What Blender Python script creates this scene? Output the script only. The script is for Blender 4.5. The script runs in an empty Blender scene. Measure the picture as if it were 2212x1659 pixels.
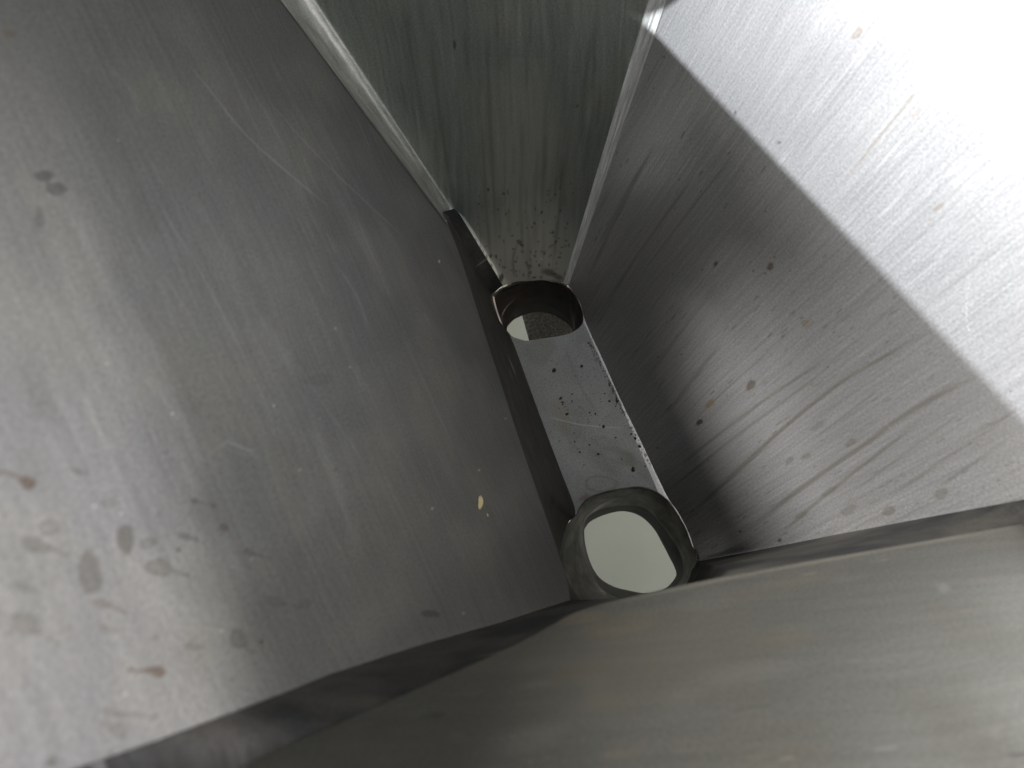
import bpy, math, random
import numpy as np
from mathutils import Matrix, Vector

random.seed(7)
rng = np.random.default_rng(7)
sc = bpy.context.scene
COL = sc.collection

# ------------------------------------------------------------------ camera
CX, CY, FOC = 1106.0, 829.5, 1475.0        # picture centre and focal length on a 2212-wide frame
H = 0.45                                    # lens height above the hopper floor (m)
NADIR = (1290.0, 1130.0)                    # where straight-down falls in the picture


def cvec(p):
    return np.array([p[0] - CX, -(p[1] - CY), -FOC])


_dn = cvec(NADIR); _dn /= np.linalg.norm(_dn)
_up = -_dn
_sl = cvec((266 - 840, -1520 - 2350)); _sl -= (_sl @ _up) * _up; _sl /= np.linalg.norm(_sl)
RM = np.array([np.cross(_sl, _up), _sl, _up])       # camera -> world
CAM = np.array([0.0, 0.0, H])

cd = bpy.data.cameras.new('camera')
cam = bpy.data.objects.new('camera', cd); COL.objects.link(cam)
cd.sensor_width = 36.0
cd.lens = FOC / 2212.0 * 36.0
cd.clip_start = 0.005; cd.clip_end = 50
cam.matrix_world = Matrix([[*RM[0], 0], [*RM[1], 0], [*RM[2], H], [0, 0, 0, 1]])
cd.dof.use_dof = True
cd.dof.focus_distance = 0.44
cd.dof.aperture_fstop = 11.0
sc.camera = cam

# ------------------------------------------------------------------ world, lamps, exposure
w = bpy.data.worlds.new('World'); sc.world = w; w.use_nodes = True
bg = w.node_tree.nodes['Background']
bg.inputs[0].default_value = (0.90, 0.96, 1.0, 1); bg.inputs[1].default_value = 0.29

KEY_DIR = np.array([0.70, -0.30, -0.62]); KEY_DIR /= np.linalg.norm(KEY_DIR)
KEY_AT = np.array([0.14, 0.10, 0.20]) - KEY_DIR * 1.6


def area(name, loc, to, size, power, color=(1, 1, 1), shape='DISK'):
    d = bpy.data.lights.new(name, 'AREA'); d.shape = shape; d.size = size
    d.energy = power; d.color = color
    o = bpy.data.objects.new(name, d); COL.objects.link(o)
    o.location = loc
    o.rotation_euler = (Vector(to) - Vector(loc)).to_track_quat('-Z', 'Y').to_euler()
    return o


area('key_lamp', KEY_AT, (0.14, 0.10, 0.20), 0.014, 52, (0.89, 0.94, 1.0))
area('front_fill', (0.55, -0.40, 1.30), (0.04, 0.15, 0.0), 0.30, 3.2, (1.0, 1.0, 0.98))  # added fill for the foot of the far panel and the floor
area('overhead_lamp', (-0.90, 1.22, 1.57), (0.10, 0.0, 0.10), 0.24, 92, (1.0, 0.985, 0.96))
area('under_fill', (0.9, 0.35, -0.08), (0.05, 0.05, -0.28), 0.3, 15, (1.0, 0.98, 0.95))  # added fill that brightens the tray beneath the hopper
_sl = area('side_lamp', (1.18, -0.34, 0.80), (-0.09, 0.02, 0.30), 0.24, 33, (1.0, 0.97, 1.0), 'RECTANGLE')
_sl.data.size_y = 0.02

vs = sc.view_settings
vs.view_transform = 'Standard'; vs.look = 'None'; vs.exposure = 0; vs.gamma = 1
vs.use_curve_mapping = False
sc.render.engine = 'CYCLES'
sc.cycles.max_bounces = 10
sc.cycles.glossy_bounces = 8
sc.cycles.use_denoising = True
sc.cycles.sample_clamp_indirect = 6

# ------------------------------------------------------------------ geometry helpers


def ray(p): return RM @ cvec(p)


def atz(p, z):
    r = ray(p); return CAM + r * ((z - H) / r[2])


def on(p, P):
    r = ray(p); return CAM + r * ((P[1] - P[0] @ CAM) / (P[0] @ r))


def plane3(a, b, d):
    n = np.cross(b - a, d - a); n /= np.linalg.norm(n)
    if n @ (CAM - a) < 0: n = -n
    return n, n @ a


def plane_tilt(p, q, t):
    d = q - p; d = d / np.linalg.norm(d)
    e = np.cross(d, [0, 0, 1.0]); e /= np.linalg.norm(e)
    if e @ (CAM - p) < 0: e = -e
    g = np.cross(e, d); g = g if g[2] > 0 else -g
    n = e * math.sin(math.radians(t)) + g * math.cos(math.radians(t))
    return n, n @ p


def plane_meet(P, Q, z):
    A = np.array([P[0], Q[0], [0, 0, 1.0]])
    return np.linalg.solve(A, [P[1], Q[1], z])


def proj(X):
    """world points (n,3) -> reference coordinates (n,2)"""
    d = (X - CAM) @ RM
    return np.stack([CX - FOC * d[:, 0] / d[:, 2], CY + FOC * d[:, 1] / d[:, 2]], 1)


def resample(pts, n):
    pts = np.array(pts, float)
    s = np.r_[0, np.cumsum(np.linalg.norm(np.diff(pts, axis=0), axis=1))]
    t = np.linspace(0, s[-1], n)
    return np.stack([np.interp(t, s, pts[:, k]) for k in range(pts.shape[1])], 1)


def smooth_chain(pts, n):
    """Catmull-Rom through the given points, then n evenly spaced ones"""
    pts = np.array(pts, float)
    P = np.vstack([2 * pts[0] - pts[1], pts, 2 * pts[-1] - pts[-2]])
    out = []
    for i in range(1, len(P) - 2):
        for t in np.linspace(0, 1, 12, endpoint=False):
            a, b, c, d = P[i - 1], P[i], P[i + 1], P[i + 2]
            out.append(0.5 * ((2 * b) + (c - a) * t + (2 * a - 5 * b + 4 * c - d) * t * t + (3 * b - a - 3 * c + d) * t ** 3))
    out.append(P[-2])
    return resample(out, n)


def link(name, me, mat, parent=None):
    o = bpy.data.objects.new(name, me); COL.objects.link(o)
    if mat: me.materials.append(mat)
    if parent: o.parent = parent
    return o


def grid_mesh(name, X, uv=None, stain=None, smooth=False, closed=False):
    """X: (rows, cols, 3)"""
    r, c = X.shape[:2]
    V = X.reshape(-1, 3)
    i = np.arange(r * c).reshape(r, c)
    if closed:
        i = np.concatenate([i, i[:, :1]], 1)
    F = np.stack([i[:-1, :-1], i[:-1, 1:], i[1:, 1:], i[1:, :-1]], -1).reshape(-1, 4)
    me = bpy.data.meshes.new(name)
    me.vertices.add(len(V)); me.vertices.foreach_set('co', V.astype(np.float32).ravel())
    me.loops.add(F.size); me.loops.foreach_set('vertex_index', F.astype(np.int32).ravel())
    me.polygons.add(len(F))
    me.polygons.foreach_set('loop_start', np.arange(0, F.size, 4, dtype=np.int32))
    me.polygons.foreach_set('loop_total', np.full(len(F), 4, np.int32))
    me.update(calc_edges=True)
    if smooth: me.polygons.foreach_set('use_smooth', np.ones(len(F), bool))
    if uv is not None:
        l = me.uv_layers.new(name='UVMap')
        l.data.foreach_set('uv', uv.reshape(-1, 2)[F.ravel()].astype(np.float32).ravel())
    if stain is not None:
        a = me.attributes.new('stain', 'FLOAT_COLOR', 'POINT')
        a.data.foreach_set('color', stain.astype(np.float32).ravel())
    me.validate(); me.update()
    return me


def plane_uv(X, P, along):
    """metres in the plane: u along 'along', v across it"""
    a = along - (along @ P[0]) * P[0]; a = a / np.linalg.norm(a)
    b = np.cross(P[0], a)
    Y = X.reshape(-1, 3)
    return np.stack([Y @ a, Y @ b], 1)


def ruled(lo, hi, nv, power=1.0):
    t = (np.linspace(0, 1, nv) ** power)[:, None, None]
    return lo[None] * (1 - t) + hi[None] * t


# ------------------------------------------------------------------ materials


def nn(nt, kind, **kw):
    n = nt.nodes.new(kind)
    for k, v in kw.items(): setattr(n, k, v)
    return n


def metal(name, base=(0.42, 0.41, 0.40), rough=0.42, grain=(25, 1400), grain_amt=0.35, bump=0.12,
          metallic=0.8, blotch=0.25, blotch_tint=(0.30, 0.29, 0.24), use_stain=True, stain_dull=0.45, aniso=0.0, scratch=0.3, wave=0.02, spec=0.5):
    m = bpy.data.materials.new(name); m.use_nodes = True
    nt = m.node_tree; L = nt.links; bs = nt.nodes['Principled BSDF']
    tc = nn(nt, 'ShaderNodeTexCoord')
    mp = nn(nt, 'ShaderNodeMapping'); mp.inputs['Scale'].default_value = (grain[0], grain[1], 1)
    L.new(tc.outputs['UV'], mp.inputs[0])
    # slight waviness of the brushing
    wv = nn(nt, 'ShaderNodeTexNoise'); wv.inputs['Scale'].default_value = 9; wv.inputs['Detail'].default_value = 2
    L.new(tc.outputs['UV'], wv.inputs['Vector'])
    add = nn(nt, 'ShaderNodeVectorMath', operation='MULTIPLY_ADD')
    L.new(wv.outputs['Color'], add.inputs[0]); add.inputs[1].default_value = (0.0, grain[1] * wave, 0); L.new(mp.outputs[0], add.inputs[2])
    g1 = nn(nt, 'ShaderNodeTexNoise'); g1.inputs['Scale'].default_value = 1; g1.inputs['Detail'].default_value = 5; g1.inputs['Roughness'].default_value = 0.6
    L.new(add.outputs[0], g1.inputs['Vector'])
    # sparse bright scratches
    mp2 = nn(nt, 'ShaderNodeMapping'); mp2.inputs['Scale'].default_value = (grain[0] * 0.45, grain[1] * 0.55, 1); mp2.inputs['Rotation'].default_value = (0, 0, 0.1)
    L.new(tc.outputs['UV'], mp2.inputs[0])
    g2 = nn(nt, 'ShaderNodeTexNoise'); g2.inputs['Scale'].default_value = 1; g2.inputs['Detail'].default_value = 1
    L.new(mp2.outputs[0], g2.inputs['Vector'])
    cr = nn(nt, 'ShaderNodeMapRange'); cr.inputs[1].default_value = 0.68; cr.inputs[2].default_value = 0.80; cr.inputs[4].default_value = scratch
    L.new(g2.outputs['Fac'], cr.inputs[0])
    # broad blotches of grime
    b1 = nn(nt, 'ShaderNodeTexNoise'); b1.inputs['Scale'].default_value = 22; b1.inputs['Detail'].default_value = 6; b1.inputs['Roughness'].default_value = 0.62
    L.new(tc.outputs['UV'], b1.inputs['Vector'])
    bm = nn(nt, 'ShaderNodeMapRange'); bm.inputs[1].default_value = 0.42; bm.inputs[2].default_value = 0.72; bm.inputs[4].default_value = blotch
    L.new(b1.outputs['Fac'], bm.inputs[0])
    # base colour
    gm = nn(nt, 'ShaderNodeMapRange'); gm.inputs[1].default_value = 0.3; gm.inputs[2].default_value = 0.7
    gm.inputs[3].default_value = 1 - grain_amt; gm.inputs[4].default_value = 1 + grain_amt
    L.new(g1.outputs['Fac'], gm.inputs[0])
    mul = nn(nt, 'ShaderNodeVectorMath', operation='SCALE'); mul.inputs[0].default_value = base
    L.new(gm.outputs[0], mul.inputs['Scale'])
    mb = nn(nt, 'ShaderNodeMix', data_type='RGBA'); mb.inputs['B'].default_value = (*blotch_tint, 1)
    L.new(bm.outputs[0], mb.inputs['Factor']); L.new(mul.outputs[0], mb.inputs['A'])
    ms = nn(nt, 'ShaderNodeMix', data_type='RGBA'); ms.inputs['B'].default_value = (0.75, 0.74, 0.72, 1)
    L.new(cr.outputs[0], ms.inputs['Factor']); L.new(mb.outputs['Result'], ms.inputs['A'])
    # fine speckle (tiny pits and dust)
    sp = nn(nt, 'ShaderNodeTexNoise'); sp.inputs['Scale'].default_value = 900; sp.inputs['Detail'].default_value = 2
    L.new(tc.outputs['UV'], sp.inputs['Vector'])
    spm = nn(nt, 'ShaderNodeMapRange'); spm.inputs[1].default_value = 0.3; spm.inputs[2].default_value = 0.7
    spm.inputs[3].default_value = 0.84; spm.inputs[4].default_value = 1.16
    L.new(sp.outputs['Fac'], spm.inputs[0])
    mm = nn(nt, 'ShaderNodeVectorMath', operation='SCALE')
    L.new(ms.outputs['Result'], mm.inputs[0]); L.new(spm.outputs[0], mm.inputs['Scale'])
    col = mm.outputs[0]
    rr = nn(nt, 'ShaderNodeMapRange'); rr.inputs[3].default_value = rough - 0.08; rr.inputs[4].default_value = rough + 0.10
    L.new(b1.outputs['Fac'], rr.inputs[0])
    ro = rr.outputs[0]
    if use_stain:
        at = nn(nt, 'ShaderNodeAttribute'); at.attribute_name = 'stain'
        mx = nn(nt, 'ShaderNodeMix', data_type='RGBA')
        L.new(at.outputs['Alpha'], mx.inputs['Factor']); L.new(col, mx.inputs['A']); L.new(at.outputs['Color'], mx.inputs['B'])
        col = mx.outputs['Result']
        ma = nn(nt, 'ShaderNodeMath', operation='MULTIPLY_ADD'); ma.inputs[1].default_value = 0.25
        L.new(at.outputs['Alpha'], ma.inputs[0]); L.new(ro, ma.inputs[2]); ro = ma.outputs[0]
        mt = nn(nt, 'ShaderNodeMath', operation='MULTIPLY_ADD'); mt.inputs[1].default_value = -stain_dull * metallic; mt.inputs[2].default_value = metallic
        L.new(at.outputs['Alpha'], mt.inputs[0]); L.new(mt.outputs[0], bs.inputs['Metallic'])
    else:
        bs.inputs['Metallic'].default_value = metallic
    L.new(col, bs.inputs['Base Color']); L.new(ro, bs.inputs['Roughness'])
    bs.inputs['Anisotropic'].default_value = aniso
    bs.inputs['Specular IOR Level'].default_value = spec
    bp = nn(nt, 'ShaderNodeBump'); bp.inputs['Strength'].default_value = bump; bp.inputs['Distance'].default_value = 0.0004
    L.new(g1.outputs['Fac'], bp.inputs['Height']); L.new(bp.outputs[0], bs.inputs['Normal'])
    return m


def grime(name, a, b, scale=60, rough=0.7, metallic=0.0, bump=0.4):
    m = bpy.data.materials.new(name); m.use_nodes = True
    nt = m.node_tree; L = nt.links; bs = nt.nodes['Principled BSDF']
    tc = nn(nt, 'ShaderNodeTexCoord')
    n1 = nn(nt, 'ShaderNodeTexNoise'); n1.inputs['Scale'].default_value = scale; n1.inputs['Detail'].default_value = 7; n1.inputs['Roughness'].default_value = 0.6
    L.new(tc.outputs['Object'], n1.inputs['Vector'])
    r = nn(nt, 'ShaderNodeMapRange'); r.inputs[1].default_value = 0.35; r.inputs[2].default_value = 0.65; L.new(n1.outputs['Fac'], r.inputs[0])
    mx = nn(nt, 'ShaderNodeMix', data_type='RGBA'); mx.inputs['A'].default_value = (*a, 1); mx.inputs['B'].default_value = (*b, 1)
    L.new(r.outputs[0], mx.inputs['Factor']); L.new(mx.outputs['Result'], bs.inputs['Base Color'])
    bs.inputs['Roughness'].default_value = rough; bs.inputs['Metallic'].default_value = metallic
    bp = nn(nt, 'ShaderNodeBump'); bp.inputs['Strength'].default_value = bump; bp.inputs['Distance'].default_value = 0.0006
    L.new(n1.outputs['Fac'], bp.inputs['Height']); L.new(bp.outputs[0], bs.inputs['Normal'])
    return m


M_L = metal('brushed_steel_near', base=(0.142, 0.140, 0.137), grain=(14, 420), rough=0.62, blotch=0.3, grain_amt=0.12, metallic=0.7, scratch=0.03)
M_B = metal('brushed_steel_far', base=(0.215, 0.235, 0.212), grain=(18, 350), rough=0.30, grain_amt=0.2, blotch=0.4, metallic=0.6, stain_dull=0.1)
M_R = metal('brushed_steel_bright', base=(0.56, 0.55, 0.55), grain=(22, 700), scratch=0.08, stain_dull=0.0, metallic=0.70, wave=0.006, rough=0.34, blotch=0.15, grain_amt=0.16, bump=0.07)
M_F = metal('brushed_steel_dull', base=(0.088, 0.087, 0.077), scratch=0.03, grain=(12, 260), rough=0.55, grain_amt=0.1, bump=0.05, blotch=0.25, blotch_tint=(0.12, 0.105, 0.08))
M_STRIP = metal('folded_steel', base=(0.52, 0.51, 0.48), grain=(60, 300), rough=0.36, blotch=0.3, use_stain=False, bump=0.5)
M_SEAM = metal('ground_seam_steel', base=(0.62, 0.62, 0.60), grain=(60, 300), rough=0.5, blotch=0.3, use_stain=False, bump=0.4, metallic=0.35)
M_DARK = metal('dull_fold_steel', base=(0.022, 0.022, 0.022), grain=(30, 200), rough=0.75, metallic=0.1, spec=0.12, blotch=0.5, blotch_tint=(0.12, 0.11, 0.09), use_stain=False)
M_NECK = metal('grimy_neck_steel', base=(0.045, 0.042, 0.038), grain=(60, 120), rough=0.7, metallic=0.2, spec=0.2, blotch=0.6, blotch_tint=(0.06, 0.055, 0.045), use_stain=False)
M_FLOOR = metal('worn_floor_steel', base=(0.27, 0.27, 0.26), grain=(40, 40), rough=0.5, grain_amt=0.12, blotch=0.3, scratch=0.1)
M_TUBE = grime('grimy_outlet_steel', (0.07, 0.065, 0.056), (0.22, 0.21, 0.19), 90, 0.55, 0.6)
M_TUBE2 = grime('black_outlet_grime', (0.012, 0.010, 0.008), (0.05, 0.035, 0.025), 80, 0.7)
M_WHITE = grime('pale_plastic', (0.48, 0.50, 0.425), (0.53, 0.545, 0.465), 12, 0.5, 0, 0.05)
M_BLOCK = grime('rough_brown_casting', (0.09, 0.08, 0.06), (0.25, 0.225, 0.18), 500, 0.8, 0, 1.0)
M_CRUMB = grime('black_crumb', (0.008, 0.007, 0.008), (0.03, 0.022, 0.02), 900, 0.7)
M_FLAKE = grime('straw_flake', (0.45, 0.36, 0.18), (0.62, 0.52, 0.30), 700, 0.6)
M_WELD = grime('weld_steel', (0.06, 0.057, 0.05), (0.30, 0.285, 0.25), 500, 0.5, 0.7, 1.0)

# ------------------------------------------------------------------ planes of the hopper
HN = 0.07
ZR = 0.47
PL = plane_tilt(atz((1225, 1260), HN), atz((975, 480), HN), 72)
PR = plane_tilt(atz((1500, 1220), 0), atz((1265, 700), 0), 58)
PB = plane3(on((650, 0), PL), on((1422, 0), PR), on((1228, 608), PR))
_A = on((520, 1659), PL) * .98 + CAM * .02
_C = on((2212, 1130), PR) * .98 + CAM * .02
PF = plane_tilt(_A, _C, 60)


def to_rim(a, b, z=None):
    """continue the line a->b up to the rim height"""
    z = ZR if z is None else z
    return a + (b - a) * ((z - a[2]) / (b[2] - a[2]))


# ------------------------------------------------------------------ stain painting (dirt with shapes of its own)


class Stain:
    def __init__(s, X):
        s.q = proj(X.reshape(-1, 3)); n = len(s.q)
        s.c = np.zeros((n, 4)); s.c[:, :3] = 0.2

    def put(s, idx, a, col):
        a = np.clip(a, 0, 1)
        old = s.c[idx, 3]
        na = old + (1 - old) * a
        k = np.where(na > 1e-5, a / np.maximum(na, 1e-5), 0)[:, None]
        s.c[idx, :3] = s.c[idx, :3] * (1 - k) + np.array(col) * k
        s.c[idx, 3] = na

    def near(s, x, y, r):
        return np.nonzero((abs(s.q[:, 0] - x) < r) & (abs(s.q[:, 1] - y) < r))[0]

    def blob(s, x, y, rx, ry, ang=0, a=0.5, col=(.12, .1, .07), ring=0.0, soft=2.0, wob=0.12):
        i = s.near(x, y, max(rx, ry) * 1.5 + 6)
        if not len(i): return
        d = s.q[i] - (x, y); t = math.radians(ang)
        u = (d[:, 0] * math.cos(t) + d[:, 1] * math.sin(t)); v = (-d[:, 0] * math.sin(t) + d[:, 1] * math.cos(t))
        th = np.arctan2(v / ry, u / rx); ph = rng.uniform(0, 6, 3)
        R = 1 + wob * (np.sin(2 * th + ph[0]) + .6 * np.sin(3 * th + ph[1]) + .4 * np.sin(5 * th + ph[2]))
        e = (np.hypot(u / rx, v / ry) / R - 1) * min(rx, ry)
        body = np.clip(.5 - e / soft, 0, 1)
        edge = np.exp(-(e / (soft * .8)) ** 2)
        s.put(i, a * (body * (1 - ring) + edge * ring * 1.2), col)

    def tear(s, x, y, rx, ry, tip, a, col, rim=.35):
        """dried splash: rounded head with a tail that thins out to its tip"""
        T = np.array(tip, float); h = np.array([x, y], float)
        i = np.nonzero((s.q[:, 0] > min(x, T[0]) - rx * 1.6) & (s.q[:, 0] < max(x, T[0]) + rx * 1.6) & (s.q[:, 1] > min(y, T[1]) - rx * 1.6) & (s.q[:, 1] < max(y, T[1]) + rx * 1.6))[0]
        if not len(i): return
        d = T - h; L = np.linalg.norm(d); d /= L; n = np.array([-d[1], d[0]])
        u = (s.q[i] - h) @ d; v = (s.q[i] - h) @ n
        v = v + 1.6 * np.sin(u * .07 + rng.uniform(0, 6))
        ph = rng.uniform(0, 6, 3)
        R = 1 + .08 * np.sin(3 * np.arctan2(v, u) + ph[0]) + .05 * np.sin(7 * np.arctan2(v, u) + ph[1])
        e1 = (np.hypot(u / rx, v / ry) / R - 1) * ry
        t = np.clip(u / L, 0, 1)
        w = ry * .95 * np.clip(1 - t * 1.9, 0, 1) ** 1.2 + 2.4 + 1.6 * np.exp(-((t - 1) / .08) ** 2)
        e2 = np.where((u > 0) & (u < L + 2), abs(v) - w, 50.)
        e = np.minimum(e1, e2)
        body = np.clip(.5 - e / 2.2, 0, 1); edge = np.exp(-((e + 1.5) / 2.0) ** 2)
        mott = 1 + .18 * np.sin(u * .5 + ph[2]) * np.sin(v * .43 + ph[0])
        s.put(i, a * (body * (1 - rim) * mott + edge * rim * 1.3), col)

    def line(s, pts, wd, a=0.4, col=(.15, .12, .08), fade=True, edge=0.0, w1=None, wav=.2):
        P = smooth_chain(pts, max(8, int(np.linalg.norm(np.diff(np.array(pts, float), axis=0), axis=1).sum() / 3)))
        lo = P.min(0) - wd * 3; hi = P.max(0) + wd * 3
        i = np.nonzero((s.q[:, 0] > lo[0]) & (s.q[:, 0] < hi[0]) & (s.q[:, 1] > lo[1]) & (s.q[:, 1] < hi[1]))[0]
        if not len(i): return
        q = s.q[i]; best = np.full(len(i), 1e9); tt = np.zeros(len(i))
        for k in range(len(P) - 1):
            ab = P[k + 1] - P[k]; L2 = ab @ ab + 1e-9
            t = np.clip(((q - P[k]) @ ab) / L2, 0, 1)
            d = np.hypot(*(q - P[k] - t[:, None] * ab).T)
            m = d < best; best[m] = d[m]; tt[m] = (k + t[m]) / (len(P) - 1)
        ww = wd if w1 is None else wd + (w1 - wd) * tt
        ww = ww * (1 + wav * np.sin(tt * 23 + rng.uniform(0, 6)))
        f = np.clip(1.2 - best / ww, 0, 1)
        if edge: f = f * (1 - edge) + edge * np.exp(-((best - ww * .8) / (ww * .25)) ** 2)
        if fade: f = f * np.clip(np.minimum(tt, 1 - tt) * 6, 0, 1)
        s.put(i, a * f, col)


BROWN = (.13, .085, .05); GREY = (.16, .15, .12); OCHRE = (.30, .20, .09); BLACK = (.02, .018, .015); PALE = (.8, .8, .78)

# ------------------------------------------------------------------ the hopper
hopper = bpy.data.objects.new('hopper', None); COL.objects.link(hopper)
hopper['label'] = 'steep brushed stainless steel hopper seen from inside with two round outlet holes in its floor'
hopper['category'] = 'hopper'

# near (left) panel -------------------------------------------------
e1px = [(968, 485), (1000, 572), (1042, 705), (1082, 828), (1120, 945), (1157, 1052), (1188, 1142), (1225, 1255), (1232, 1300)]
lowL = np.array([on(p, PL) for p in smooth_chain(e1px, 620)])
cLB = to_rim(on((966, 478), PL), on((612, 0), PL))
cLF = to_rim(on((1230, 1296), PL), on((169, 1659), PL))
S1, S2 = on((1405, 62), PR), on((2212, 908), PR)


def cross_L(S):
    d = KEY_AT - S
    return S + d * ((PL[1] - PL[0] @ S) / (PL[0] @ d))


R1, R2 = cross_L(S1), cross_L(S2)              # the panel's top edge runs through these two points
print('RIM', R1, R2)


def on_rim(a, b):
    """where the in-plane line a->b meets the top edge"""
    A = np.stack([b - a, R1 - R2], 1)
    t = np.linalg.lstsq(A, R1 - a, rcond=None)[0][0]
    return a + (b - a) * t


cLB = on_rim(on((966, 478), PL), on((612, 0), PL))
cLF = on_rim(on((1230, 1296), PL), on((169, 1672), PL))
print('RIMC', cLB, cLF)
cLBtop = to_rim(on((966, 478), PL), on((612, 0), PL), 0.66)


def on_L(y, z):
    return np.array([(PL[1] - PL[0][1] * y - PL[0][2] * z) / PL[0][0], y, z])


hiL = cLB + (cLF - cLB) * np.linspace(0, 1, 620)[:, None]
# added out-of-view blocker on the top edge, shading the right and far panels
_bot = resample([R1 + (cLB - R1) * .055, R1 + (cLB - R1) * .8, cLB], 24)
_top = resample([on_L(.3035, .40), on_L(.325, .42), on_L(.362, .445), on_L(.372, .62), cLBtop], 24)
XE = ruled(_bot, _top, 12)
ta = np.linspace(0, 1, 12)[:, None, None]; tb = np.linspace(0, 1, 12)[None, :, None]
XL = ruled(lowL, hiL, 760)
st = Stain(XL)
for x, y, rx, ry, a, c, rg in [
    (270, 1165, 22, 30, .55, GREY, .1), (195, 1238, 27, 42, .45, GREY, .15), 
    (108, 1140, 19, 15, .35, GREY, .7), (320, 1174, 14, 9, .4, GREY, .7), 
    
    (60, 1044, 16, 10, .6, BROWN, .4), (235, 1086, 12, 9, .35, GREY, .7), (385, 1187, 5, 6, .7, BROWN, 0),
    (501, 1469, 3, 3, .9, BROWN, 0),
    (110, 1647, 12, 12, .5, GREY, .1), (335, 1378, 7, 5, .4, GREY, .3), (565, 1387, 4, 4, .8, BROWN, 0), (930, 1326, 22, 7, .35, BLACK, 0), (419, 1081, 6, 4, .5, GREY, .4),
    (660, 1305, 14, 12, .12, BLACK, 0), (300, 1058, 3, 3, .5, BROWN, 0), (354, 1188, 5, 4, .35, GREY, 0), (425, 1163, 3, 3, .5, GREY, 0),
    (395, 1158, 10, 4, .35, GREY, .6), (345, 1110, 8, 6, .2, GREY, .3), (165, 1018, 12, 6, .25, GREY, .5), (95, 380, 22, 12, .35, BLACK, 0), (120, 408, 26, 14, .3, BLACK, 0),
    (85, 470, 10, 26, .22, BLACK, 0), (360, 975, 4, 3, .45, BROWN, 0), (724, 1015, 5, 4, .5, OCHRE, 0), (432, 870, 3, 3, .3, GREY, 0), (20, 72, 14, 10, .3, OCHRE, 0), (690, 820, 30, 12, .15, GREY, .2)]:
    st.blob(x, y, rx, ry, rng.uniform(-12, 18), min(1, a * 1.25), tuple(np.array(c) * .42), rg, soft=3.5 if rx > 6 else 2, wob=.1)
D1 = (.07, .062, .05); D2 = (.075, .05, .033)
for x, y, rx, ry, tip, a, c, rim in [
    (343, 1226, 28, 19, (407, 1241), .6, D1, .4), (78, 1177, 34, 16, (150, 1200), .5, D1, .25), (52, 1348, 30, 26, (130, 1394), .45, D1, .3),
    (345, 1452, 12, 12, (276, 1445), .85, D2, .2), (258, 1577, 21, 18, (196, 1553), .5, D1, .6), (234, 1539, 9, 9, (338, 1551), .45, D1, .3),
    (216, 1303, 15, 8, (275, 1325), .5, D2, .5), (226, 1356, 14, 8, (262, 1363), .45, D1, .4), (60, 1040, 18, 12, (-20, 1010), .6, D2, .4),
    (48, 1268, 14, 10, (92, 1280), .35, D1, .3), (422, 1081, 7, 5, (465, 1094), .55, D1, .3), (395, 1158, 9, 5, (428, 1166), .45, D1, .6),
    (412, 1396, 11, 7, (440, 1400), .5, D1, .6), (515, 1380, 22, 19, (545, 1412), .4, (.03, .028, .022), .2), (481, 1140, 9, 11, (480, 1158), .6, D2, .2),
    (535, 1190, 10, 7, (585, 1208), .3, (.03, .028, .022), .2), (590, 1298, 20, 11, (650, 1314), .2, (.03, .028, .022), .1), (165, 1018, 12, 6, (190, 1024), .3, D1, .4)]:
    st.tear(x, y, rx, ry, tip, a, c, rim)
# long pale scratches down the panel
for pts, wd, a in [([(400, 130), (450, 190), (540, 300), (690, 430), (720, 455)], 2.2, .35), ([(560, 190), (600, 240), (700, 350), (880, 520)], 1.6, .28), ([(430, 1000), (480, 960), (500, 955), (560, 990)], 5, .10),
                   ([(280, 300), (350, 450), (440, 600), (560, 840), (600, 960)], 2.4, .20), ([(200, 380), (330, 560), (420, 700), (500, 860), (530, 940)], 2, .15), ([(720, 560), (770, 640), (800, 720)], 2.4, .22),
                   ([(640, 780), (690, 860), (760, 960), (790, 1010)], 2.2, .16), ([(860, 700), (900, 790), (950, 900), (985, 980)], 2.4, .18), ([(500, 120), (560, 220), (620, 330)], 3, .13),
                   ([(600, 150), (680, 300), (740, 400), (800, 540), (850, 660)], 3, .12), ([(480, 950), (520, 965), (550, 975)], 3.5, .28), ([(455, 940), (500, 975), (545, 985)], 2, .2)]:
    st.line(pts, wd, a * .35, PALE)
for _ in range(26):
    x, y = rng.uniform(50, 850), rng.uniform(0, 1100); l = rng.uniform(120, 380); k = rng.normal(.52, .06); b = rng.normal(0, 14)
    st.line([(x, y), (x + k * l * .5 + b, y + l * .5), (x + k * l, y + l)], rng.uniform(6, 16), rng.uniform(.01, .035), PALE if rng.random() < .6 else (.05, .048, .042))
for _ in range(50):
    st.blob(rng.uniform(0, 1150), rng.uniform(0, 1500), rng.uniform(10, 50), rng.uniform(20, 90), -28, rng.uniform(.04, .13), [(.08, .075, .05), (.10, .085, .085), (.05, .06, .05)][rng.integers(3)], 0, 30)
for _ in range(170):
    x, y = rng.uniform(0, 950), rng.uniform(0, 1350); l = rng.uniform(20, 90); k = rng.normal(.47, .05)
    st.line([(x, y), (x + k * l * .5 + rng.normal(0, 1), y + l * .5), (x + k * l, y + l)], rng.uniform(1, 2), rng.uniform(.02, .07), PALE if rng.random() < .6 else BLACK)
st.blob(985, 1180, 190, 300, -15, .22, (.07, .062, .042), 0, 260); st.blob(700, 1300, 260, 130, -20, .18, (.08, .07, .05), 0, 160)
for _ in range(90):
    x, y = rng.uniform(0, 1150), rng.uniform(300, 1600)
    st.blob(x, y, rng.uniform(1.5, 3), rng.uniform(1.5, 3), 0, rng.uniform(.2, .6), [BROWN, GREY, OCHRE, PALE][rng.integers(4)])
uvL = plane_uv(XL, PL, on((570, 800), PL) - on((250, 100), PL))
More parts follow.
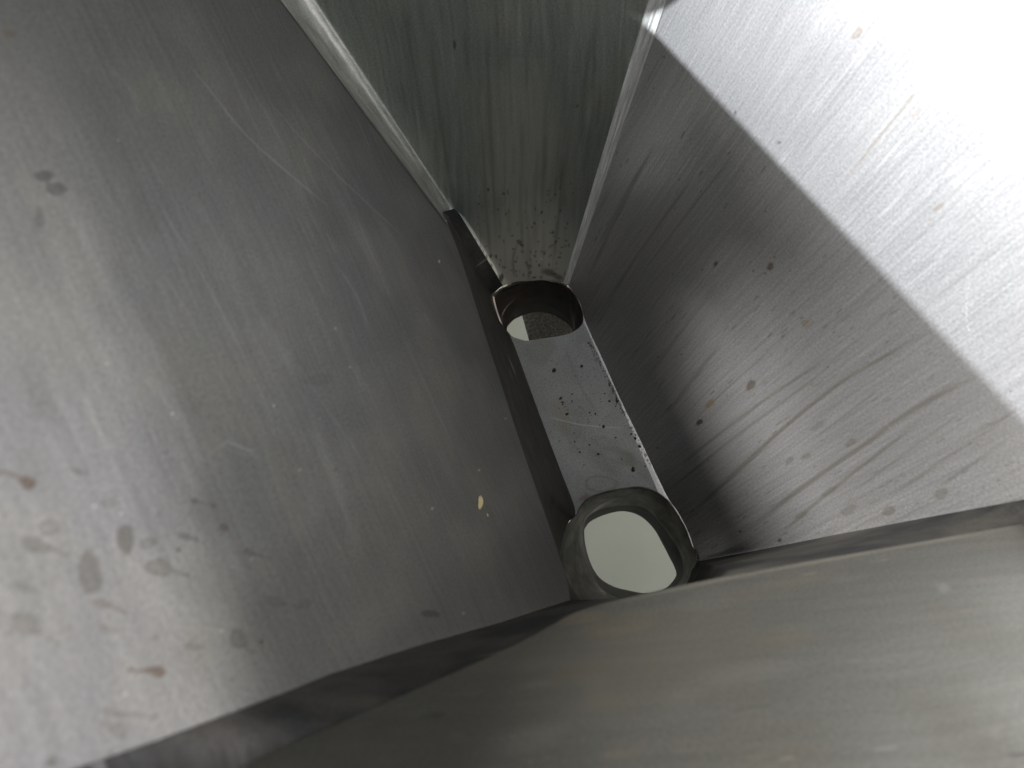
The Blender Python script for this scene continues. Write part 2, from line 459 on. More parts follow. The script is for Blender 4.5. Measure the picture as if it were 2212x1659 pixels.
link('light_blocker', grid_mesh('light_blocker', XE - PL[0] * .0006, plane_uv(XE, PL, on((570, 800), PL) - on((250, 100), PL))), M_DARK, hopper)
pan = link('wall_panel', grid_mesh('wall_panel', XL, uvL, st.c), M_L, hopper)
pan['label'] = 'large grey brushed panel with dried teardrop splashes near its lower corner'

# right panel -------------------------------------------------------
rpx = [(1226, 614), (1240, 634), (1254, 657), (1260, 680), (1268, 702), (1300, 772), (1340, 862), (1385, 955), (1425, 1040), (1445, 1079), (1463, 1104), (1484, 1143), (1498, 1182), (1508, 1222)]
lowR = np.array([on(p, PR) for p in smooth_chain(rpx, 560)])
cRB = to_rim(on((1228, 612), PR), on((1438, 0), PR), 0.60)
cRF = to_rim(on((1508, 1222), PR), on((2212, 1092), PR))
hiR = cRB + (cRF - cRB) * np.linspace(0, 1, 560)[:, None]
XR = ruled(lowR, hiR, 700)
st = Stain(XR)
VP = np.array([700.0, 1700.0])


def downslope(x, y, l):
    d = VP - (x, y); d /= np.linalg.norm(d); return x + d[0] * l, y + d[1] * l


TR = (.15, .125, .09)
for pts, wd, a in [
    ([(2010, 712), (1838, 812), (1757, 871), (1685, 931), (1613, 1000), (1545, 1062), (1480, 1125)], 5, .75),
    ([(2130, 800), (1960, 893), (1874, 955), (1772, 1025), (1700, 1078), (1610, 1150)], 6, .8),
    ([(2000, 905), (1940, 946), (1870, 1001), (1808, 1050), (1740, 1106), (1680, 1160)], 4.5, .7),
    ([(1800, 768), (1736, 808), (1675, 848), (1603, 900), (1531, 955), (1470, 1005)], 4, .65),
    ([(1790, 795), (1705, 858), (1613, 925), (1552, 972), (1475, 1035), (1430, 1072)], 3.5, .55),
    ([(2190, -30), (2057, 102), (1989, 185), (1921, 270), (1857, 350), (1800, 425)], 5, .8),
    ([(2212, 872), (2100, 952), (2010, 1012), (1920, 1076)], 5, .5), ([(1560, 740), (1500, 815), (1440, 895)], 5, .4),
    ([(1420, 300), (1362, 410), (1310, 515), (1268, 605)], 4, .5), ([(1500, 380), (1420, 490), (1345, 600), (1300, 668)], 4, .45),
    ([(1390, 350), (1340, 440), (1290, 535)], 3, .4), ([(1590, 330), (1490, 455), (1400, 575)], 4, .3), ([(1560, 600), (1480, 705), (1400, 810)], 5, .3),
    ([(2190, 940), (2110, 995), (2030, 1052)], 4, .5), ([(1750, 880), (1640, 970), (1560, 1040)], 2.5, .4), ([(1900, 840), (1820, 900), (1750, 955)], 2.5, .45),
    ([(2090, 880), (2000, 945), (1900, 1020), (1830, 1072)], 3, .5), ([(1660, 760), (1570, 840), (1500, 908)], 2.5, .35), ([(1960, 640), (1860, 725), (1780, 795)], 3, .3)]:
    st.line(pts, wd, a, TR, edge=.2, wav=.06)
for x, y, rx, ry, a, c in [
    (1852, 73, 17, 7, .75, BROWN), (1943, 56, 15, 6, .4, BROWN), (1891, 234, 13, 5, .4, GREY), (1979, 244, 16, 6, .5, BROWN), (2028, 447, 13, 5, .7, BROWN),
    (1664, 576, 7, 6, .9, BROWN), (1741, 700, 8, 5, .85, OCHRE), (1622, 832, 12, 7, .85, BROWN), (1534, 872, 9, 6, .85, OCHRE), (1511, 912, 6, 5, .95, BLACK),
    (1838, 956, 11, 7, .5, BROWN), (1767, 920, 14, 6, .45, GREY), (1792, 1061, 16, 7, .5, GREY), (1833, 1102, 15, 9, .45, BROWN), (1920, 1104, 14, 8, .5, BROWN),
    (2033, 1066, 16, 9, .45, BROWN), (1731, 1112, 12, 6, .5, GREY), (1706, 995, 9, 5, .6, GREY), (1741, 985, 9, 5, .5, BROWN), (1684, 1167, 3, 3, .9, BLACK),
    (1588, 243, 3, 3, .9, BLACK), (1683, 308, 3, 3, .9, BLACK), (1546, 570, 4, 3, .9, BLACK), (1700, 265, 4, 2, .5, BROWN), (2010, 475, 6, 4, .5, BROWN), (1810, 20, 16, 6, .4, GREY)]:
    ang = math.degrees(math.atan2(VP[1] - y, VP[0] - x))
    st.blob(x, y, rx, ry, ang, a, c, .25, soft=3)
for _ in range(330):
    t = rng.random()
    if t < .6: x, y = rng.uniform(1450, 2212), rng.uniform(620, 1190)
    else: x, y = rng.uniform(1250, 2212), rng.uniform(0, 900)
    l = rng.uniform(5, 26)
    st.line([(x, y), downslope(x, y, l * .5), downslope(x, y, l)], rng.uniform(1.2, 2.6), rng.uniform(.15, .55), [BROWN, GREY, BLACK][rng.integers(3)])
for _ in range(16):
    cx_, cy_ = rng.uniform(1430, 2150), rng.uniform(0, 620)
    for _k in range(10):
        x, y = cx_ + rng.normal(0, 16), cy_ + rng.normal(0, 16); l = rng.uniform(40, 120)
        st.line([(x, y), downslope(x, y, l * .5), downslope(x, y, l)], rng.uniform(1, 2.4), rng.uniform(.05, .16), (.9, .9, .92) if _k % 3 else (.3, .3, .33))
for _ in range(230):
    x, y = rng.uniform(1250, 2212), rng.uniform(0, 1000); l = rng.uniform(40, 160)
    st.line([(x, y), downslope(x, y, l * .5), downslope(x, y, l)], rng.uniform(1, 2.2), rng.uniform(.05, .2), PALE if rng.random() < .4 else GREY)
for _ in range(60):
    x, y = rng.uniform(1400, 2212), rng.uniform(0, 1150)
    st.blob(x, y, rng.uniform(1.2, 2.5), rng.uniform(1.2, 2.5), 0, rng.uniform(.4, .9), [BROWN, BLACK][rng.integers(2)])
st.line([(1560, 237), (1660, 232), (1800, 221)], 1.2, .5, GREY)
st.line([(2095, 590), (2088, 680), (2100, 740)], 1.5, .4, PALE)
st.line([(1905, 900), (1940, 950)], 1.5, .4, PALE)
uvR = plane_uv(XR, PR, on(tuple(VP), PR) * 0 + RM @ cvec(VP))
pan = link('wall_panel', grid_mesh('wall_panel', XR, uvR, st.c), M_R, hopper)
pan['label'] = 'panel crossed by a hard shadow edge, brilliantly lit above it, brown drip trails below'

# far panel -----------------------------------------------------------
bpx = [(1066, 640), (1079, 624), (1094, 617), (1113, 609), (1143, 607), (1170, 605), (1195, 608), (1221, 613)]
lowB = np.array([on(p, PB) for p in smooth_chain(bpx, 260)])
cBL = to_rim(on((1068, 634), PB), on((684, 0), PB), 0.66)
cBR = to_rim(on((1222, 612), PB), on((1406, 0), PB), 0.66)
hiB = cBL + (cBR - cBL) * np.linspace(0, 1, 260)[:, None]
XB = ruled(lowB, hiB, 620)
st = Stain(XB)
VB = np.array([1120.0, 1500.0])
st.blob(1135, 590, 120, 120, 0, .75, (.55, .52, .44), 0, 120); st.blob(1135, 430, 90, 200, 0, .35, (.46, .45, .38), 0, 120)  # tan deposit; also paints in the brighter light of the lower panel
for x0, y0, l, wd, a, c in [
    (925, 40, 420, 7, .45, (.1, .1, .08)), (1050, 60, 480, 6, .3, BLACK), (1040, 250, 330, 5, .35, (.1, .1, .08)), (1190, 100, 400, 8, .2, BLACK), (1165, 300, 250, 7, .3, (.12, .11, .09)),
    (1130, 250, 300, 6, .22, BLACK), (1240, 180, 300, 7, .3, (.1, .1, .08)), (1215, 330, 230, 5, .35, BLACK), (985, 300, 220, 6, .2, BLACK), (1290, 30, 300, 8, .25, BLACK), (870, 0, 300, 9, .2, BLACK)]:
    d = VB - (x0, y0); d /= np.linalg.norm(d)
    st.line([(x0, y0), (x0 + d[0] * l * .5 + rng.normal(0, 3), y0 + d[1] * l * .5), (x0 + d[0] * l, y0 + d[1] * l)], wd, a, c)
for _ in range(130):
    y0 = rng.uniform(-20, 520); x0 = rng.uniform(740 + y0 * .55, 1390 - y0 * .3); l = rng.uniform(30, 150)
    d = VB - (x0, y0); d /= np.linalg.norm(d)
    st.line([(x0, y0), (x0 + d[0] * l * .5, y0 + d[1] * l * .5), (x0 + d[0] * l, y0 + d[1] * l)], rng.uniform(2.5, 6), rng.uniform(.05, .2), [BLACK, GREY, BLACK, (.4, .4, .36)][rng.integers(4)])
for _ in range(150):
    y0 = 600 - abs(rng.normal(0, 95)); x0 = rng.uniform(1000, 1250)
    st.blob(x0, y0, rng.uniform(1.2, 3.8), rng.uniform(1.2, 3.8), 0, rng.uniform(.45, .95), [BROWN, BLACK, BLACK, (.09, .09, .04)][rng.integers(4)])
st.blob(982, 97, 4, 9, 0, .7, BLACK); st.blob(1122, 523, 6, 5, 0, .8, BROWN); st.blob(1083, 600, 5, 9, 0, .8, BLACK)
st.blob(1185, 588, 12, 8, 0, .6, BLACK, 0, 6); st.blob(1205, 598, 14, 6, 20, .6, BLACK, 0, 5)
st.line([(1118, 525), (1108, 560), (1112, 600)], 4, .45, BROWN)
uvB = plane_uv(XB, PB, RM @ cvec((1150, 3000)))
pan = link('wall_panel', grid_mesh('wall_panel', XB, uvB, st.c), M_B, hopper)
pan['label'] = 'dark shaded narrowing panel with vertical streaks and black specks near the hole'

# front panel (closest to the lens, blurred) ---------------------------
lip = [(330, 1745), (512, 1659), (640, 1602), (767, 1547), (921, 1480), (1010, 1440), (1080, 1409), (1150, 1374), (1205, 1343), (1245, 1322), (1290, 1308), (1345, 1293), (1420, 1276), (1500, 1258), (1640, 1231), (1800, 1203), (2000, 1168), (2212, 1131), (2420, 1094)]
lipP = smooth_chain(lip, 320)
lowF = np.array([on(p, PF) for p in lipP])
cFL = plane_meet(PF, PL, ZR); cFR = plane_meet(PF, PR, ZR)
hiF = cFL + (cFR - cFL) * np.linspace(0, 1, 320)[:, None]
XF = ruled(lowF, hiF, 260, 1.4)
st = Stain(XF)
for _ in range(140):
    x, y = rng.uniform(500, 2212), rng.uniform(1180, 1659); l = rng.uniform(30, 200)
    st.line([(x, y), (x + l * .5, y - l * .04 + rng.normal(0, 2)), (x + l, y - l * .1)], rng.uniform(1.5, 4), rng.uniform(.02, .07), [(.2, .16, .11), GREY, (.3, .29, .27), BLACK, BLACK, (.10, .085, .065)][rng.integers(6)])
for _ in range(40):
    st.blob(rng.uniform(700, 1750), rng.uniform(1250, 1659), rng.uniform(30, 120), rng.uniform(8, 26), rng.uniform(-16, -4), rng.uniform(.06, .22), [(.13, .10, .065), (.05, .045, .035), (.07, .065, .045), (.16, .15, .13)][rng.integers(4)], 0, 22)
for _ in range(120):
    x, y = rng.uniform(700, 2212), rng.uniform(1200, 1659); l = rng.uniform(20, 110); k = rng.normal(-.16, .03)
    st.line([(x, y), (x + l * .5, y + k * l * .5), (x + l, y + k * l)], rng.uniform(.8, 1.6), rng.uniform(.08, .3), [(.3, .28, .24), BLACK, (.2, .15, .09)][rng.integers(3)])
st.line([(1290, 1314), (1420, 1282), (1640, 1237), (1900, 1190), (2212, 1137)], 4, .22, (.3, .26, .2))
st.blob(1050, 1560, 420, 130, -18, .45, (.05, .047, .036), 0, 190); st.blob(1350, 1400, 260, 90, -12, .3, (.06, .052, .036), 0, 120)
for x, y, rx, ry, a, c in [(2038, 1270, 12, 9, .07, PALE), (1830, 1250, 26, 5, .02, PALE), (1250, 1335, 50, 14, .10, OCHRE), (1160, 1478, 26, 7, .02, PALE), (1480, 1430, 90, 30, .12, (.07, .055, .04)), (940, 1545, 20, 7, .4, BLACK), (1340, 1350, 90, 26, .05, OCHRE), (1230, 1440, 80, 20, .12, (.07, .055, .04)), (985, 1590, 14, 7, .02, PALE)]:
    st.blob(x, y, rx, ry, -8, a, c, 0, 10)
uvF = plane_uv(XF, PF, np.array([1.0, 0.05, 0]))
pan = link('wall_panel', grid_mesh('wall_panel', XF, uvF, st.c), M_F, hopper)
pan['label'] = 'nearest panel, out of focus, dull brownish grey with a curved folded lip'

# neck panel under the near panel ---------------------------------------
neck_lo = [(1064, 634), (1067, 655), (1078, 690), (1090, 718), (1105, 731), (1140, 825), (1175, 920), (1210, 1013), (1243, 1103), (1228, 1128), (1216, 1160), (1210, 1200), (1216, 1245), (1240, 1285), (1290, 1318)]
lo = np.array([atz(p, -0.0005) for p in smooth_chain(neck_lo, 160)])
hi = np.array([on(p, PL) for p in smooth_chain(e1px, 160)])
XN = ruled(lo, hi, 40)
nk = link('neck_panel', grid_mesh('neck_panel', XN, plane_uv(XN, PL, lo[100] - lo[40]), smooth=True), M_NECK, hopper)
nk['label'] = 'dark shaded upright strip below the folded edge of the large panel'

# neck panel under the front lip: the dark bands beside the front panel ----
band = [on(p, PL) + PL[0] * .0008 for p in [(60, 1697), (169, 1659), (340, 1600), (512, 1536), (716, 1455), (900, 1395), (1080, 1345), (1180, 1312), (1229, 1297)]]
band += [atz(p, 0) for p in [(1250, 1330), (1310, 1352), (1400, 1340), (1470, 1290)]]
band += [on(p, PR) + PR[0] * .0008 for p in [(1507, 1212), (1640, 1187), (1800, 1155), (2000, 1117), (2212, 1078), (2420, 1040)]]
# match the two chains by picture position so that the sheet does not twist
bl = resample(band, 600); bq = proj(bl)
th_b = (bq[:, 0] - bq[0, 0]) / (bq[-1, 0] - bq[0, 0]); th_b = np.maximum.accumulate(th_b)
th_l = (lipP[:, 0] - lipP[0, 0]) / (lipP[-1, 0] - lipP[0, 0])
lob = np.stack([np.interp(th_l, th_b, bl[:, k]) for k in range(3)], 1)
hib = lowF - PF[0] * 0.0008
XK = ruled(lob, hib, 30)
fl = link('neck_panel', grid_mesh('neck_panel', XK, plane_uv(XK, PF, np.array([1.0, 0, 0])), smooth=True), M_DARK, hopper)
fl['label'] = 'dark band of steel behind the curved lip of the nearest panel'

# added blocker above the right rim, cuts the side light on the near panel
_r = lambda y, z: np.array([(PR[1] - PR[0][1] * y - PR[0][2] * z) / PR[0][0], y, z])
_q = np.array([[_r(-.048, .465), _r(.22, .465)], [_r(-.048, .85), _r(.24, .85)]])
XE2 = (1 - ta) * ((1 - tb) * _q[0, 0] + tb * _q[0, 1]) + ta * ((1 - tb) * _q[1, 0] + tb * _q[1, 1])
link('light_blocker', grid_mesh('light_blocker', XE2 - PR[0] * .0006, plane_uv(XE2, PR, np.array([0, 1.0, 0]))), M_DARK, hopper)

# folded corner between near and far panels -----------------------------


def fold(name, lineA, lineB, PA, PB_, n, m, mat, ctrl_amt, label, ridges=()):
    a = np.linspace(0, 1, n)[:, None] * (lineA[1] - lineA[0]) + lineA[0]
    b = np.linspace(0, 1, n)[:, None] * (lineB[1] - lineB[0]) + lineB[0]
    nrm = PA[0] + PB_[0]; nrm /= np.linalg.norm(nrm)
    wdt = np.linalg.norm(b - a, axis=1)[:, None]
    mid = (a + b) / 2 - nrm * wdt * ctrl_amt
    t = np.linspace(0, 1, m)[:, None, None]
    X = (1 - t) ** 2 * a + 2 * t * (1 - t) * mid + t * t * b
    for pos, hgt, sig in ridges:
        X = X + nrm * hgt * np.exp(-((t - pos) / sig) ** 2)
    X = X + nrm * 0.0006
    uv = np.stack(np.meshgrid(np.linspace(0, np.linalg.norm(a[-1] - a[0]), n), np.linspace(0, .02, m)), -1)
    o = link(name, grid_mesh(name, X, uv, smooth=True), mat, hopper)
    o['label'] = label
    return o


fold('corner_fold', (on((965, 486), PL), cLBtop), (on((972, 449), PB), to_rim(on((972, 449), PB), on((677, 0), PB), 0.66)), PL, PB, 200, 17, M_STRIP, 0.28,
     'bright rounded corner fold gleaming beside the dark panel', ridges=((.86, .0006, .05),))
fold('corner_fold', (on((1218, 611), PB), cBR), (on((1230, 613), PR), cRB), PB, PR, 200, 21, M_SEAM, 0.10,
     'thin light corner strip with a weld line down its middle', ridges=((.5, .0004, .05), (.85, .0004, .04)))
fold('corner_fold', (on((2405, 1050), PR), cRF), (lowF[-1], cFR), PR, PF, 60, 9, M_STRIP, 0.1,
     'front corner of the hopper, beyond the edge of the photo')
fold('corner_fold', (on((60, 1709), PL), cLF), (lowF[0], cFL), PL, PF, 60, 9, M_STRIP, 0.1,
     'front corner of the hopper below the edge of the photo')
# lower dark piece of the near fold
q = [on((966, 470), PL) + PL[0] * .001, on((994, 462), PB) + PB[0] * .001, on((1086, 614), PB) + PB[0] * .0012, atz((1062, 636), 0.002)]
ta = np.linspace(0, 1, 30)[:, None, None]; tb = np.linspace(0, 1, 8)[None, :, None]
X = (1 - ta) * ((1 - tb) * q[0] + tb * q[1]) + ta * ((1 - tb) * q[3] + tb * q[2])
tuck = (1 - tb[0]) * (on((959, 456), PL) - PL[0] * .0008) + tb[0] * (on((982, 452), PB) - PB[0] * .0008)
X = np.concatenate([tuck[None], X], 0)
side = np.linspace(0, 1, 31)[:, None]
nka = np.array([lo[0] * side[i] + hi[0] * (1 - side[i]) for i in range(31)])
gpa = X[:, 0]
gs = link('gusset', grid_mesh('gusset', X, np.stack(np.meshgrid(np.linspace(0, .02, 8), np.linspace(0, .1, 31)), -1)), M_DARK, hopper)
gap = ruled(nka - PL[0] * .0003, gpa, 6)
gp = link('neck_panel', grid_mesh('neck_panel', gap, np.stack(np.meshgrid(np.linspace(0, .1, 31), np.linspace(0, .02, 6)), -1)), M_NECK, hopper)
gp['label'] = 'black sliver of steel left of the small gusset'
gs['label'] = 'small dark sloping gusset at the foot of the bright corner fold'

# outlet tubes ------------------------------------------------------------


def loop(px, z, n=96):
    """closed loop of picture points at height z, resampled by angle about its centre"""
    P = np.array(px, float)
    Pc = np.vstack([P, P[:1]])
    S = smooth_chain(Pc, 400)[:-1]
    c = (P.min(0) + P.max(0)) / 2
    th = np.arctan2(S[:, 1] - c[1], S[:, 0] - c[0])
    o = np.argsort(th); th = th[o]; S = S[o]
    T = np.linspace(-math.pi, math.pi, n, endpoint=False)
    q = np.stack([np.interp(T, th, S[:, k], period=2 * math.pi) for k in (0, 1)], 1)
    return np.array([atz(p, z) for p in q])


fr_out = [(1245, 1109), (1256, 1089), (1275, 1072), (1314, 1060), (1349, 1053), (1385, 1051), (1417, 1061), (1441, 1077), (1461, 1104), (1483, 1143), (1497, 1182), (1510, 1206), (1502, 1232), (1482, 1265), (1440, 1310), (1370, 1340), (1290, 1325), (1240, 1288), (1214, 1240), (1208, 1190), (1220, 1142)]
fr_mid = [(1258, 1140), (1265, 1120), (1287, 1105), (1314, 1096), (1349, 1092), (1385, 1095), (1409, 1111), (1431, 1138), (1453, 1167), (1468, 1192), (1476, 1221), (1472, 1250), (1440, 1285), (1385, 1300), (1330, 1290), (1288, 1262), (1264, 1215), (1256, 1172)]
fr_in = [(1261, 1145), (1273, 1128), (1300, 1114), (1327, 1106), (1351, 1104), (1378, 1111), (1400, 1126), (1419, 1148), (1434, 1175), (1449, 1204), (1461, 1228), (1464, 1248), (1440, 1275), (1400, 1285), (1356, 1278), (1324, 1269), (1297, 1252), (1280, 1228), (1269, 1199), (1263, 1172)]
bk_out = [(1067, 640), (1078, 624), (1094, 617), (1113, 609), (1143, 606), (1170, 604), (1197, 609), (1223, 617), (1240, 634), (1253, 657), (1259, 677), (1260, 694), (1251, 708), (1231, 720), (1201, 727), (1172, 731), (1139, 736), (1113, 730), (1100, 720), (1088, 703), (1074, 668)]
bk_in = [(1088, 690), (1100, 677), (1113, 669), (1133, 661), (1158, 657), (1182, 660), (1205, 670), (1228, 688), (1240, 710), (1240, 735), (1222, 758), (1190, 770), (1150, 772), (1115, 760), (1096, 735), (1088, 710)]


def tube(rings, mats, label):
    X = np.array(rings)
    # make each ring change smoothly in between
    up_rows = []
    for k in range(len(X) - 1):
        for t in np.linspace(0, 1, 8, endpoint=False):
            up_rows.append(X[k] * (1 - t) + X[k + 1] * t)
    up_rows.append(X[-1])
    c0 = X[0].mean(0)
    fl = c0 + (X[0] - c0) * 1.35; fl[:, 2] = -.0022
    edge0 = X[0].copy(); edge0[:, 2] = -.0018
    up_rows = [fl, edge0] + up_rows
    split = 10 if len(rings) > 2 else 0
    body = link('outlet_tube', grid_mesh('outlet_tube', np.array(up_rows), smooth=True, closed=True), mats[0], hopper)
    body['label'] = label
    body.data.materials.append(mats[1])
    nper = 96
    for p in body.data.polygons:
        p.material_index = 1 if (p.index // nper) >= split and split else (1 if not split and (p.index // nper) > 1 else 0)
    return body


f0, f1, f2 = loop(fr_out, 0.0), loop(fr_mid, -0.035), loop(fr_in, -0.060)
tube([f0, f1, f2, f2 + np.array([0, 0, -.012])], (M_TUBE, M_TUBE2), 'wide outlet hole nearest the curved lip, with grimy grey rim')
b0, b1 = loop(bk_out, 0.0), loop(bk_in, -0.045)
tube([b0, b1, b1 + np.array([0, 0, -.02])], (M_TUBE2, M_TUBE2), 'far outlet hole with a black inner wall')

# floor plate between the holes
fl_pts = [(1112, 729), (1139, 736), (1172, 731), (1201, 727), (1231, 720), (1251, 708), (1262, 692)]
fl_low = [(1244, 1110), (1256, 1089), (1275, 1072), (1314, 1060), (1349, 1053), (1385, 1051), (1417, 1061), (1446, 1082)]
fa = np.array([atz(p, 0.0) for p in smooth_chain([(1103, 726)] + fl_pts, 160)])
fb = np.array([atz(p, 0.0) for p in smooth_chain(fl_low, 160)])
XFl = ruled(fa, fb, 300)
PZ = (np.array([0, 0, 1.0]), 0.0)
st = Stain(XFl)
zz = lambda x, y: (1026 + .2441 * x, 702 + .2441 * y)
for x, y, r in [(1028, 182, 6), (1075, 255, 5), (1060, 232, 4), (940, 458, 4), (1225, 575, 4), (1193, 525, 4), (793, 1200, 3), (680, 317, 4), (730, 345, 4), (905, 1100, 4), (820, 750, 4), (975, 915, 3), (850, 887, 4), (922, 1095, 4), (1000, 838, 4)]:
    st.blob(*zz(x, y), r * .3, r * .3, 0, .9, BLACK, 0, 1.0)
for _ in range(150):
    t = rng.random(); st.blob(*zz(1000 + t * 560 + rng.normal(0, 10), 130 + t * 1130), rng.uniform(.6, 2.0), rng.uniform(.6, 2.2), 0, rng.uniform(.5, .95), BLACK, 0, 1.2)
for _ in range(26):
    st.blob(rng.uniform(1120, 1430), rng.uniform(740, 1080), rng.uniform(8, 34), rng.uniform(8, 30), rng.uniform(0, 90), rng.uniform(.05, .2), [(.10, .08, .05), (.08, .09, .07), (.12, .09, .09), (.4, .4, .38)][rng.integers(4)], .2, 9)
for _ in range(150):
    st.blob(rng.normal(1265, 70), rng.normal(910, 95), rng.uniform(.6, 1.5), rng.uniform(.6, 1.5), 0, rng.uniform(.3, .8), BLACK, 0, 1)
st.blob(1298, 1045, 32, 17, 0, .35, GREY, .9, 2.5, .05); st.blob(1262, 1075, 12, 7, -20, .45, (.2, .1, .1), 0, 6)
st.blob(1212, 895, 16, 40, -20, .2, OCHRE, 0, 14); st.blob(1330, 985, 40, 14, 10, .2, GREY, .6, 6)
st.line([(1216, 740), (1235, 790), (1262, 850), (1300, 900)], 4, .18, BROWN)
st.line([(1180, 900), (1260, 918), (1350, 925)], 2, .2, PALE)
pl = link('floor_plate', grid_mesh('floor_plate', XFl, plane_uv(XFl, PZ, fb[80] - fa[80]), st.c), M_FLOOR, hopper)
pl['label'] = 'pale worn floor plate between the two outlet holes'

# weld beads round the far hole and at the corner of the near one


def bead(pts3, r, label):
    P = smooth_chain(pts3, 46)
    rows = []
    for i, p in enumerate(P):
        d = P[min(i + 1, len(P) - 1)] - P[max(i - 1, 0)]; d /= np.linalg.norm(d)
        a = np.cross(d, [0, 0, 1.0]); a /= np.linalg.norm(a); b = np.cross(d, a)
        rr = r * (0.8 + .45 * math.sin(i * 1.9) + rng.uniform(-.2, .2)) * min(1, .3 + 6 * min(i, len(P) - 1 - i) / len(P))
        rows.append([p + rr * (math.cos(t) * a + math.sin(t) * b) for t in np.linspace(0, 2 * math.pi, 8, endpoint=False)])
    o = link('weld_bead', grid_mesh('weld_bead', np.array(rows), smooth=True, closed=True), M_WELD, hopper)
    o['label'] = label


bead([on(p, PB) + PB[0] * .0003 for p in [(1066, 640), (1078, 625), (1092, 618), (1104, 614)]], .0009, 'ragged bright weld at the left of the far hole')
bead([on(p, PB) + PB[0] * .0003 for p in [(1185, 606), (1200, 608), (1218, 613), (1228, 621)]], .0011, 'ragged bright weld at the right of the far hole')
bead([on(p, PR) + PR[0] * .0002 for p in [(1499, 1180), (1508, 1203), (1506, 1222), (1492, 1240)]], .0011, 'small pale weld at the corner of the hole nearest the lip')

# casting seen through the far hole
q = [(1121, 655), (1146, 748), (1180, 830), (1330, 830), (1330, 620), (1117, 600)]
top = [atz(p, -.09) for p in q]
vv = [tuple(p) for p in top] + [tuple(p - np.array([0, 0, .02])) for p in top]
n = len(q)
me = bpy.data.meshes.new('discharge_block')
me.from_pydata(vv, [], [tuple(range(n))[::-1], tuple(range(n, 2 * n))] + [(i, (i + 1) % n, n + (i + 1) % n, n + i) for i in range(n)]); me.update()
db = link('discharge_block', me, M_BLOCK, hopper)

# unseen sheet added to keep lamp light off the tray, open at the outlets
_all = np.vstack([f0, b0, XFl.reshape(-1, 3)])
ox0, ox1 = _all[:, 0].min() + .001, _all[:, 0].max() - .001; oy0, oy1 = _all[:, 1].min() + .001, _all[:, 1].max() - .001
print('OPEN', ox0, ox1, oy0, oy1)
bx0, bx1, by0, by1, bz = -0.50, 0.60, -0.25, 0.70, -0.0035
me = bpy.data.meshes.new('light_shield')
O = [(bx0, by0), (bx1, by0), (bx1, by1), (bx0, by1)]; I = [(ox0, oy0), (ox1, oy0), (ox1, oy1), (ox0, oy1)]
vb = [(x, y, z) for z in (bz, bz - .004) for x, y in O + I]
fc = []
for k in range(4):
    n2 = (k + 1) % 4
    fc += [(k, n2, 4 + n2, 4 + k), (8 + k, 12 + k, 12 + n2, 8 + n2), (k, 8 + k, 8 + n2, n2), (4 + k, 4 + n2, 12 + n2, 12 + k)]
me.from_pydata(vb, [], fc); me.update()
link('light_shield', me, M_DARK, hopper)

# ------------------------------------------------------------------ pale tray far below the outlets
tx = (-0.25, 0.35); ty = (-0.30, 0.45); tz = -0.30
me = bpy.data.meshes.new('tray')
vb = []
for z in (tz, tz - .006):
    vb += [(tx[0], ty[0], z), (tx[1], ty[0], z), (tx[1], ty[1], z), (tx[0], ty[1], z)]
me.from_pydata(vb, [], [(0, 1, 2, 3), (7, 6, 5, 4), (0, 4, 5, 1), (1, 5, 6, 2), (2, 6, 7, 3), (3, 7, 4, 0)]); me.update()
tr = link('tray', me, M_WHITE)
tr['label'] = 'smooth pale greenish white surface seen through the outlet holes below the hopper'
tr['category'] = 'tray'

# ------------------------------------------------------------------ crumbs and flakes lying in the hopper


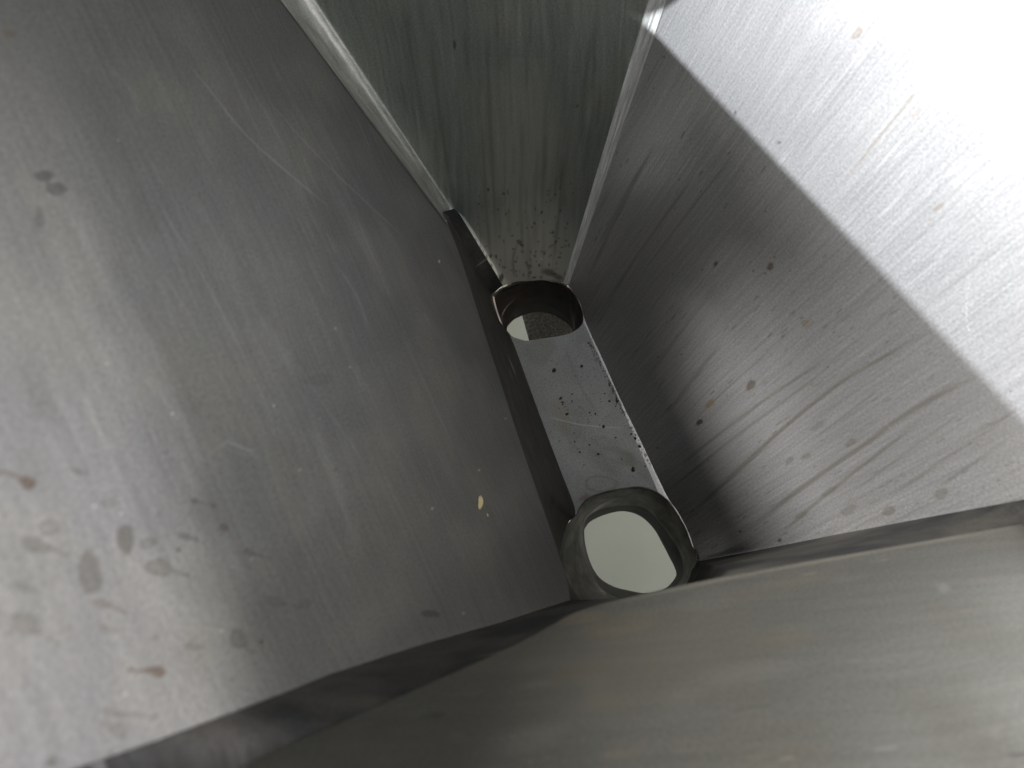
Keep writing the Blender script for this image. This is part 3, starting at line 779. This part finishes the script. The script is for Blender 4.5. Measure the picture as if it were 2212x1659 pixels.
def crumb(px, r, normal, P, mat, name, label, group=None, flat=.5, stretch=1.0, seed=0):
    rs = np.random.default_rng(seed)
    c = on(px, P)
    s = r / FOC * np.linalg.norm(c - CAM)
    V = []; nu, nv = 10, 6
    a = np.cross(normal, [0.3, 1, 0.1]); a /= np.linalg.norm(a); b = np.cross(normal, a)
    ph = rs.uniform(0, 6, 4); rot = rs.uniform(0, 6)
    X = np.zeros((nv + 1, nu, 3))
    for i in range(nv + 1):
        for j in range(nu):
            th = math.pi * i / nv; f = 2 * math.pi * j / nu
            k = 1 + .18 * math.sin(2 * f + ph[0]) + .14 * math.sin(3 * f + ph[1]) + .1 * math.sin(3 * th + ph[2])
            x, y, z = math.sin(th) * math.cos(f) * k * stretch, math.sin(th) * math.sin(f) * k / stretch ** .5, math.cos(th) * flat
            x, y = x * math.cos(rot) - y * math.sin(rot), x * math.sin(rot) + y * math.cos(rot)
            X[i, j] = (x * a + y * b + z * normal) * s
    o = link(name, grid_mesh(name, X, smooth=True, closed=True), mat)
    o.location = c + normal * (s * flat * .85 + .0002)
    o['label'] = label; o['category'] = 'crumb' if name == 'crumb' else 'flake'
    if group: o['group'] = group
    return o


G = 'black crumbs on the floor plate'
big = [((702, 402), 20, 'biggest crumb on the plate half nearer the far hole'),
       ((1400, 1280), 20, 'biggest black crumb at the corner of the floor plate just above the wide hole'),
       ((815, 790), 13, 'round crumb below the short row of crumbs left of the plate middle'),
       ((760, 650), 13, 'crumb at the top of the short row left of the plate middle'),
       ((1140, 900), 13, 'bluish black round crumb just right of the middle of the floor plate'),
       ((945, 365), 12, 'flat crumb alone near the right side of the upper floor plate')]
for k, (p, r, lab) in enumerate(big):
    crumb(zz(*p), r * .2441 * .95, PZ[0], PZ, M_CRUMB, 'crumb', lab, G, seed=k, stretch=1.15)
small = [(775, 685, 9), (778, 705, 7), (858, 612, 7), (860, 675, 7), (925, 725, 6), (1015, 775, 8), (1065, 787, 10), (1104, 887, 6), (878, 957, 6), (1245, 997, 9), (883, 1035, 8),
         (1015, 1062, 8), (928, 1125, 9), (1092, 1143, 12), (1150, 608, 8), (1190, 675, 10), (1245, 720, 7), (1503, 1252, 6), (1298, 1187, 6)]
for k, (x, y, r) in enumerate(small):
    crumb(zz(x, y), r * .2441 * .95, PZ[0], PZ, M_CRUMB, 'crumb', 'tiny black speck of dirt scattered on the pale floor plate', G, seed=50 + k)
for k, (x, y, r) in enumerate([(1388, 965, 9), (1425, 1003, 14), (1465, 1075, 14), (1265, 675, 13), (1258, 652, 8), (1330, 795, 7)]):
    crumb(zz(x - 6, y), r * .2441 * .9, PZ[0], PZ, M_CRUMB, 'crumb', 'tiny black speck lodged along the right edge of the floor plate', G, seed=90 + k)
crumb((1036, 1086), 12, PL[0], PL, M_FLAKE, 'flake', 'yellow straw coloured flake stuck low on the large grey panel', flat=.12, stretch=1.5, seed=3)
crumb((1052, 1113), 3.5, PL[0], PL, M_FLAKE, 'flake', 'tiny yellow flake just below the larger straw coloured flake', flat=.2, seed=4)
